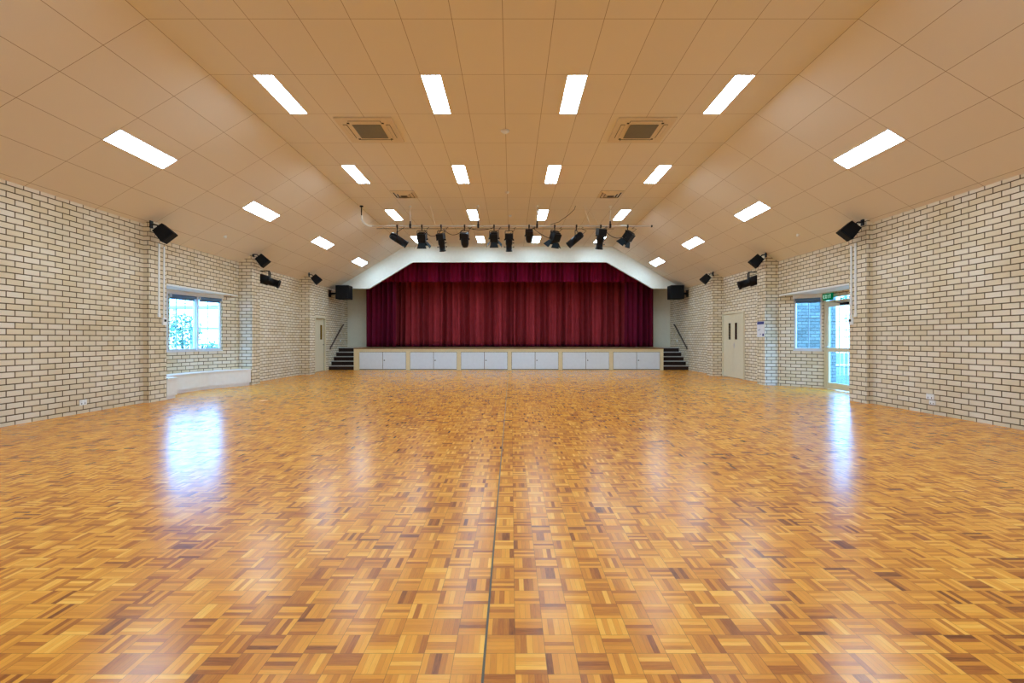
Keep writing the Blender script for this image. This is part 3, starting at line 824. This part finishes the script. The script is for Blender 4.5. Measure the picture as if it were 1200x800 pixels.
# ------------------------------------------------------------------ wall speakers
def small_speaker(p, sg, wallx, label, size=1.):
    r = thing('wall_speaker', label, 'speaker', p, 'small speakers on the piers')
    p = Vector(p); d = Vector((-sg*.64, .18, -.72)).normalized()
    Mx = frame_to(p, d, .0)
    m = MB(); m.M = Mx
    a, b, h = .125*size, .095*size, .135*size
    vs = [(sx*w, sy*hh, z) for (w, hh, z) in ((a, h, -.13*size), (b, h*.8, .13*size)) for sx, sy in ((-1, -1), (1, -1), (1, 1), (-1, 1))]
    m.add(vs, [(3, 2, 1, 0), (4, 5, 6, 7), (0, 1, 5, 4), (1, 2, 6, 5), (2, 3, 7, 6), (3, 0, 4, 7)])
    m.build('cabinet', M['black_plastic'], r)
    m = MB(); m.M = Mx; m.box(-a*.93, a*.93, -h*.95, h*.95, -.142*size, -.131*size, .004); m.build('grille', M['grille'], r)
    m = MB(); q = p-d*.12*size
    m.tube([q, q+Vector((sg*.05, 0, .06)), (wallx-sg*.02, q.y+.0, q.z+.07)], .013, 8)
    m.box(min(wallx, wallx-sg*.02), max(wallx, wallx-sg*.02), q.y-.04, q.y+.04, q.z, q.z+.14, .003); m.build('bracket', M['black'], r)
def onwall(px, py, x):      # a point on plane X = x seen at a pixel
    Y = F*(x-CAM.x)/(px-599); return (x, Y, CAM.z+(398-py)*Y/F)
for px, py, sg, nm in ((192.5, 273, -1, 'nearest left pier'), (307.5, 305, -1, 'left pier beyond the bay window'), (370.5, 327, -1, 'left pier nearest the stage'),
                       (995.5, 270, 1, 'nearest right pier'), (886.5, 305.5, 1, 'right pier beyond the glass door'), (827, 326.5, 1, 'right pier nearest the stage')):
    p = onwall(px, py, sg*(XP-.24))
    small_speaker(p, sg, sg*XP, 'small black speaker high on the %s' % nm, 1.0)
# PA speakers beside the proscenium
for sg, side in ((-1, 'left'), (1, 'right')):
    x0, x1 = (-6.78, -6.26) if sg < 0 else (6.30, 6.86)
    y0, y1, z0, z1 = 18.95, 19.45, 2.79, 3.43-.0
    if sg > 0: x0, x1 = 6.36, 6.88
    z1 = 3.40
    r = thing('loudspeaker', 'large black loudspeaker beside the %s end of the stage fascia' % side, 'speaker', ((x0+x1)/2, 19.2, z0), 'large stage loudspeakers')
    m = MB(); m.box(x0, x1, y0+.02, y1, z0, z1-.07, .015); m.build('cabinet', M['black_plastic'], r)
    m = MB(); m.box(x0+.03, x1-.03, y0, y0+.02, z0+.03, z1-.10, .006); m.build('grille', M['grille'], r)
    m = MB(); xm = sg*XR; xe = x0 if sg < 0 else x1
    m.box(min(xm, xe), max(xm, xe), 19.15, 19.25, 2.98, 3.06); m.box(min(xm, xm-sg*.02), max(xm, xm-sg*.02), 19.08, 19.32, 2.88, 3.16); m.build('bracket', M['black'], r)
# spotlights on the walls beyond the second piers
for sg, px, py, side in ((-1, 316, 329.5, 'left'), (1, 877, 331, 'right')):
    p = Vector(onwall(px, py, sg*6.72))
    r = thing('wall_spotlight', 'long black spotlight on the %s wall beyond the second pier' % side, 'spotlight', p, 'wall spotlights')
    d = Vector((-sg*.88, .30, -.30)).normalized()
    Mx = frame_to(p, d)
    R = .122
    m = MB(); m.M = Mx; m.lathe([(.04, .32), (R, .28), (R*1.1, .26), (R*1.1, .02), (R*.85, .01), (R*.85, -.22), (R, -.22), (R, -.27), (R*.85, -.27), (R*.8, -.2)], 20); m.build('barrel', M['black'], r)
    m = MB(); m.M = Mx; m.lathe([(R*.8, -.205), (0, -.215)], 18); m.build('lens', M['lens'], r)
    ax = Vector((0, 0, 1)).cross(d).normalized()
    topz = p + Vector((0, 0, .27))
    m = MB()
    for s in (-1, 1): m.tube([topz, topz+ax*.145*s, p+ax*.145*s], .016, 6)
    m.build('yoke', M['black'], r)
    m = MB(); m.tube([topz, topz+Vector((0, 0, .02)), (sg*XR-sg*.01, p.y, topz.z+.02)], .016, 8); m.box(min(sg*XR, sg*XR-sg*.015), max(sg*XR, sg*XR-sg*.015), p.y-.05, p.y+.05, topz.z-.06, topz.z+.1)
    m.build('wall_arm', M['black'], r)
    b = p-d*.28
    m = MB(); m.tube([b, b+Vector((sg*.03, 0, -.16)), b+Vector((sg*.02, .02, -.32)), (sg*(XR-.012), b.y+.05, b.z-.40), (sg*(XR-.012), b.y+.05, b.z-.52)], .008, 6); m.build('power_lead', M['black'], r)

# ------------------------------------------------------------------ conduits, outlets
for sg, (pa, pb) in ((-1, (185.7, 191.6)), (1, (1003.2, 998.2))):
    side = 'left' if sg < 0 else 'right'
    x = sg*(XP)
    for px, ztop, zlow, w, nm in ((pa, 3.05, 1.70, .034, 'shorter'), (pb, 3.02, 1.62, .03, 'longer')):
        Y = F*(x-CAM.x)/(px-599)
        m = MB(); a, b = sorted((x, x-sg*.022)); m.box(a, b, Y-w/2, Y+w/2, zlow, ztop, .004)
        o = m.build('conduit', M['outlet']); tag(o, '%s white cable duct running down the nearest %s pier' % (nm, side), 'conduit', 'cable ducts')
        if nm == 'longer':
            r = thing('thermostat', 'small white control box with dark window on the nearest %s pier' % side, 'control box', (x, Y, zlow), 'pier control boxes')
            m = MB(); a, b = sorted((x, x-sg*.035)); m.box(a, b, Y-.05, Y+.05, zlow-.14, zlow, .006); m.build('box', M['outlet'], r)
            m = MB(); a, b = sorted((x-sg*.0355, x-sg*.039)); m.box(a, b, Y-.028, Y+.028, zlow-.075, zlow-.03); m.build('display', M['black'], r)
        else:
            m = MB(); a, b = sorted((x, x-sg*.028)); m.box(a, b, Y-w*.8, Y+w*.8, zlow-.07, zlow, .004); m.build('junction_cap', M['outlet'], o)
def outlet(x, sg, y, z, w, h, label):
    r = thing('power_outlet', label, 'outlet', (x, y, z), 'wall power outlets')
    a, b = sorted((x, x-sg*.014)); m = MB(); m.box(a, b, y-w/2, y+w/2, z-h/2, z+h/2, .004); m.build('plate', M['outlet'], r)
    for k in (-1, 1):
        a, b = sorted((x-sg*.0145, x-sg*.02)); m = MB(); m.box(a, b, y+k*w*.24-.012, y+k*w*.24+.012, z+h*.12, z+h*.38, .001); m.build('switch', M['white'], r)
        a, b = sorted((x-sg*.0142, x-sg*.0155)); m = MB(); m.box(a, b, y+k*w*.24-.006, y+k*w*.24+.006, z-h*.35, z-h*.05); m.build('socket_slot', M['dark_hole'], r)
outlet(-XW, -1, 7.86, .175, .13, .085, 'white power outlet low on the left brick wall')
outlet(XW, 1, 7.80, .275, .14, .085, 'upper white power outlet low on the right brick wall')
outlet(XW, 1, 7.76, .185, .11, .07, 'lower white power outlet low on the right brick wall')
outlet(-XR, -1, 20.4, 1.14, .12, .08, 'small white outlet above the left stage steps')
outlet(XR, 1, 20.4, 1.14, .12, .08, 'small white outlet above the right stage steps')

# ------------------------------------------------------------------ outside
mb = MB(); mb.box(-40, -7.8, -10, 45, -.12, -.03); mb.box(7.9, 40, -10, 45, -.12, -.03)
struct(mb.build('ground', M['paving']), 'pale paving outside the windows and the glass door', 'ground')
mb = MB(); mb.box(7.35, 9.05, 13.35, 13.6, -.03, 3.4)
struct(mb.build('wall_outside', M['brick_out']), 'outside brick wall seen through the blue window', 'wall')
def shrub(name, x, y, h, rad, seed, label, trunk=.5):
    rnd = random.Random(seed)
    r = thing(name, label, 'shrub' if name == 'shrub' else 'tree', (x, y, -.03))
    m = MB(); m.tube([(x, y, -.03), (x+.03, y, h*trunk), (x, y+.05, h*.8)], [.06, .045, .02], 8); m.build('trunk', M['bark'], r)
    m = MB()
    for k in range(520):
        th, ph = rnd.uniform(0, 2*PI), math.acos(rnd.uniform(-1, 1)); q = rnd.uniform(.45, 1)
        c = Vector((x+rad*q*math.sin(ph)*math.cos(th), y+rad*q*math.sin(ph)*math.sin(th), h*(1+trunk)/2+(h*(1-trunk)/2)*q*math.cos(ph)))
        a = Vector((rnd.uniform(-1, 1), rnd.uniform(-1, 1), rnd.uniform(-1, 1))).normalized(); b = a.orthogonal().normalized()
        l, w = rnd.uniform(.07, .14)*rad, rnd.uniform(.03, .06)*rad
        m.add([c-a*l, c+b*w, c+a*l, c-b*w], [(0, 1, 2, 3)])
    m.build('foliage', M['leaf'], r)
shrub('tree', -12.95, 19.2, 2.25, .72, 1, 'bushy tree outside the left bay window', .35)
shrub('shrub', -11.5, 18.8, 1.15, .7, 2, 'low shrub outside the left pane of the bay window', .1)
shrub('shrub', -11.9, 21.3, 1.25, .8, 3, 'low shrub outside the right pane of the bay window', .1)
shrub('tree', 13.6, 18.0, 4.0, 1.2, 4, 'leafy tree beyond the glass door', .35)
r = thing('outside_fence', 'pale rail fence outside the left bay window', 'fence', (-14, 22, -.03))
for zz in (.9, 1.7):
    m = MB(); m.box(-22, -9.5, 24.0, 24.06, zz, zz+.09); m.build('rail', M['out_roof'], r)
for k in range(7):
    m = MB(); m.box(-21.5+1.9*k, -21.42+1.9*k, 23.98, 24.08, -.03, 1.85); m.build('post', M['out_roof'], r)
r = thing('pergola', 'pale post and beam frame beyond the left bay window', 'pergola', (-15, 27, -.03))
m = MB(); m.box(-24, -10.2, 25.2, 25.5, 2.80, 2.96); m.build('beam', M['out_roof'], r)
for x in (-22.5, -17.5, -12):
    m = MB(); m.box(x-.07, x+.07, 25.3, 25.44, -.03, 2.80); m.build('post', M['out_white'], r)
r = thing('gate', 'white barred gate seen through the glass door', 'gate', (13, 16.6, -.03))
m = MB()
m.box(11.0, 13.9, 16.58, 16.62, .3, .36); m.box(11.0, 13.9, 16.58, 16.62, 1.5, 1.56); m.build('rail', M['out_white'], r)
for k in range(20):
    m = MB(); x = 11.05+.15*k; m.tube([(x, 16.6, -.03), (x, 16.6, 1.65)], .015, 6); m.build('bar', M['out_white'], r)

# ------------------------------------------------------------------ world, camera, colour
w = bpy.data.worlds.new('sky'); SC.world = w; w.use_nodes = True
nt = w.node_tree; bg = nt.nodes['Background']
bg.inputs[0].default_value = (.16, .50, 1.0, 1); bg.inputs[1].default_value = 16
cam = bpy.data.cameras.new('camera'); co = bpy.data.objects.new('camera', cam); COL.objects.link(co)
co.location = CAM; co.rotation_euler = (PI/2, 0, 0)
cam.sensor_width = 36; cam.lens = F/1200*36; cam.shift_x = 1/1200; cam.shift_y = -2/1200
cam.clip_end = 200
SC.camera = co
vs = SC.view_settings
vs.view_transform = 'Standard'; vs.look = 'None'; vs.gamma = 1; vs.exposure = .42; vs.use_curve_mapping = False
SC.cycles.max_bounces = 10; SC.cycles.diffuse_bounces = 6; SC.cycles.transparent_max_bounces = 12
SC.cycles.sample_clamp_indirect = 6
SC.cycles.use_denoising = True
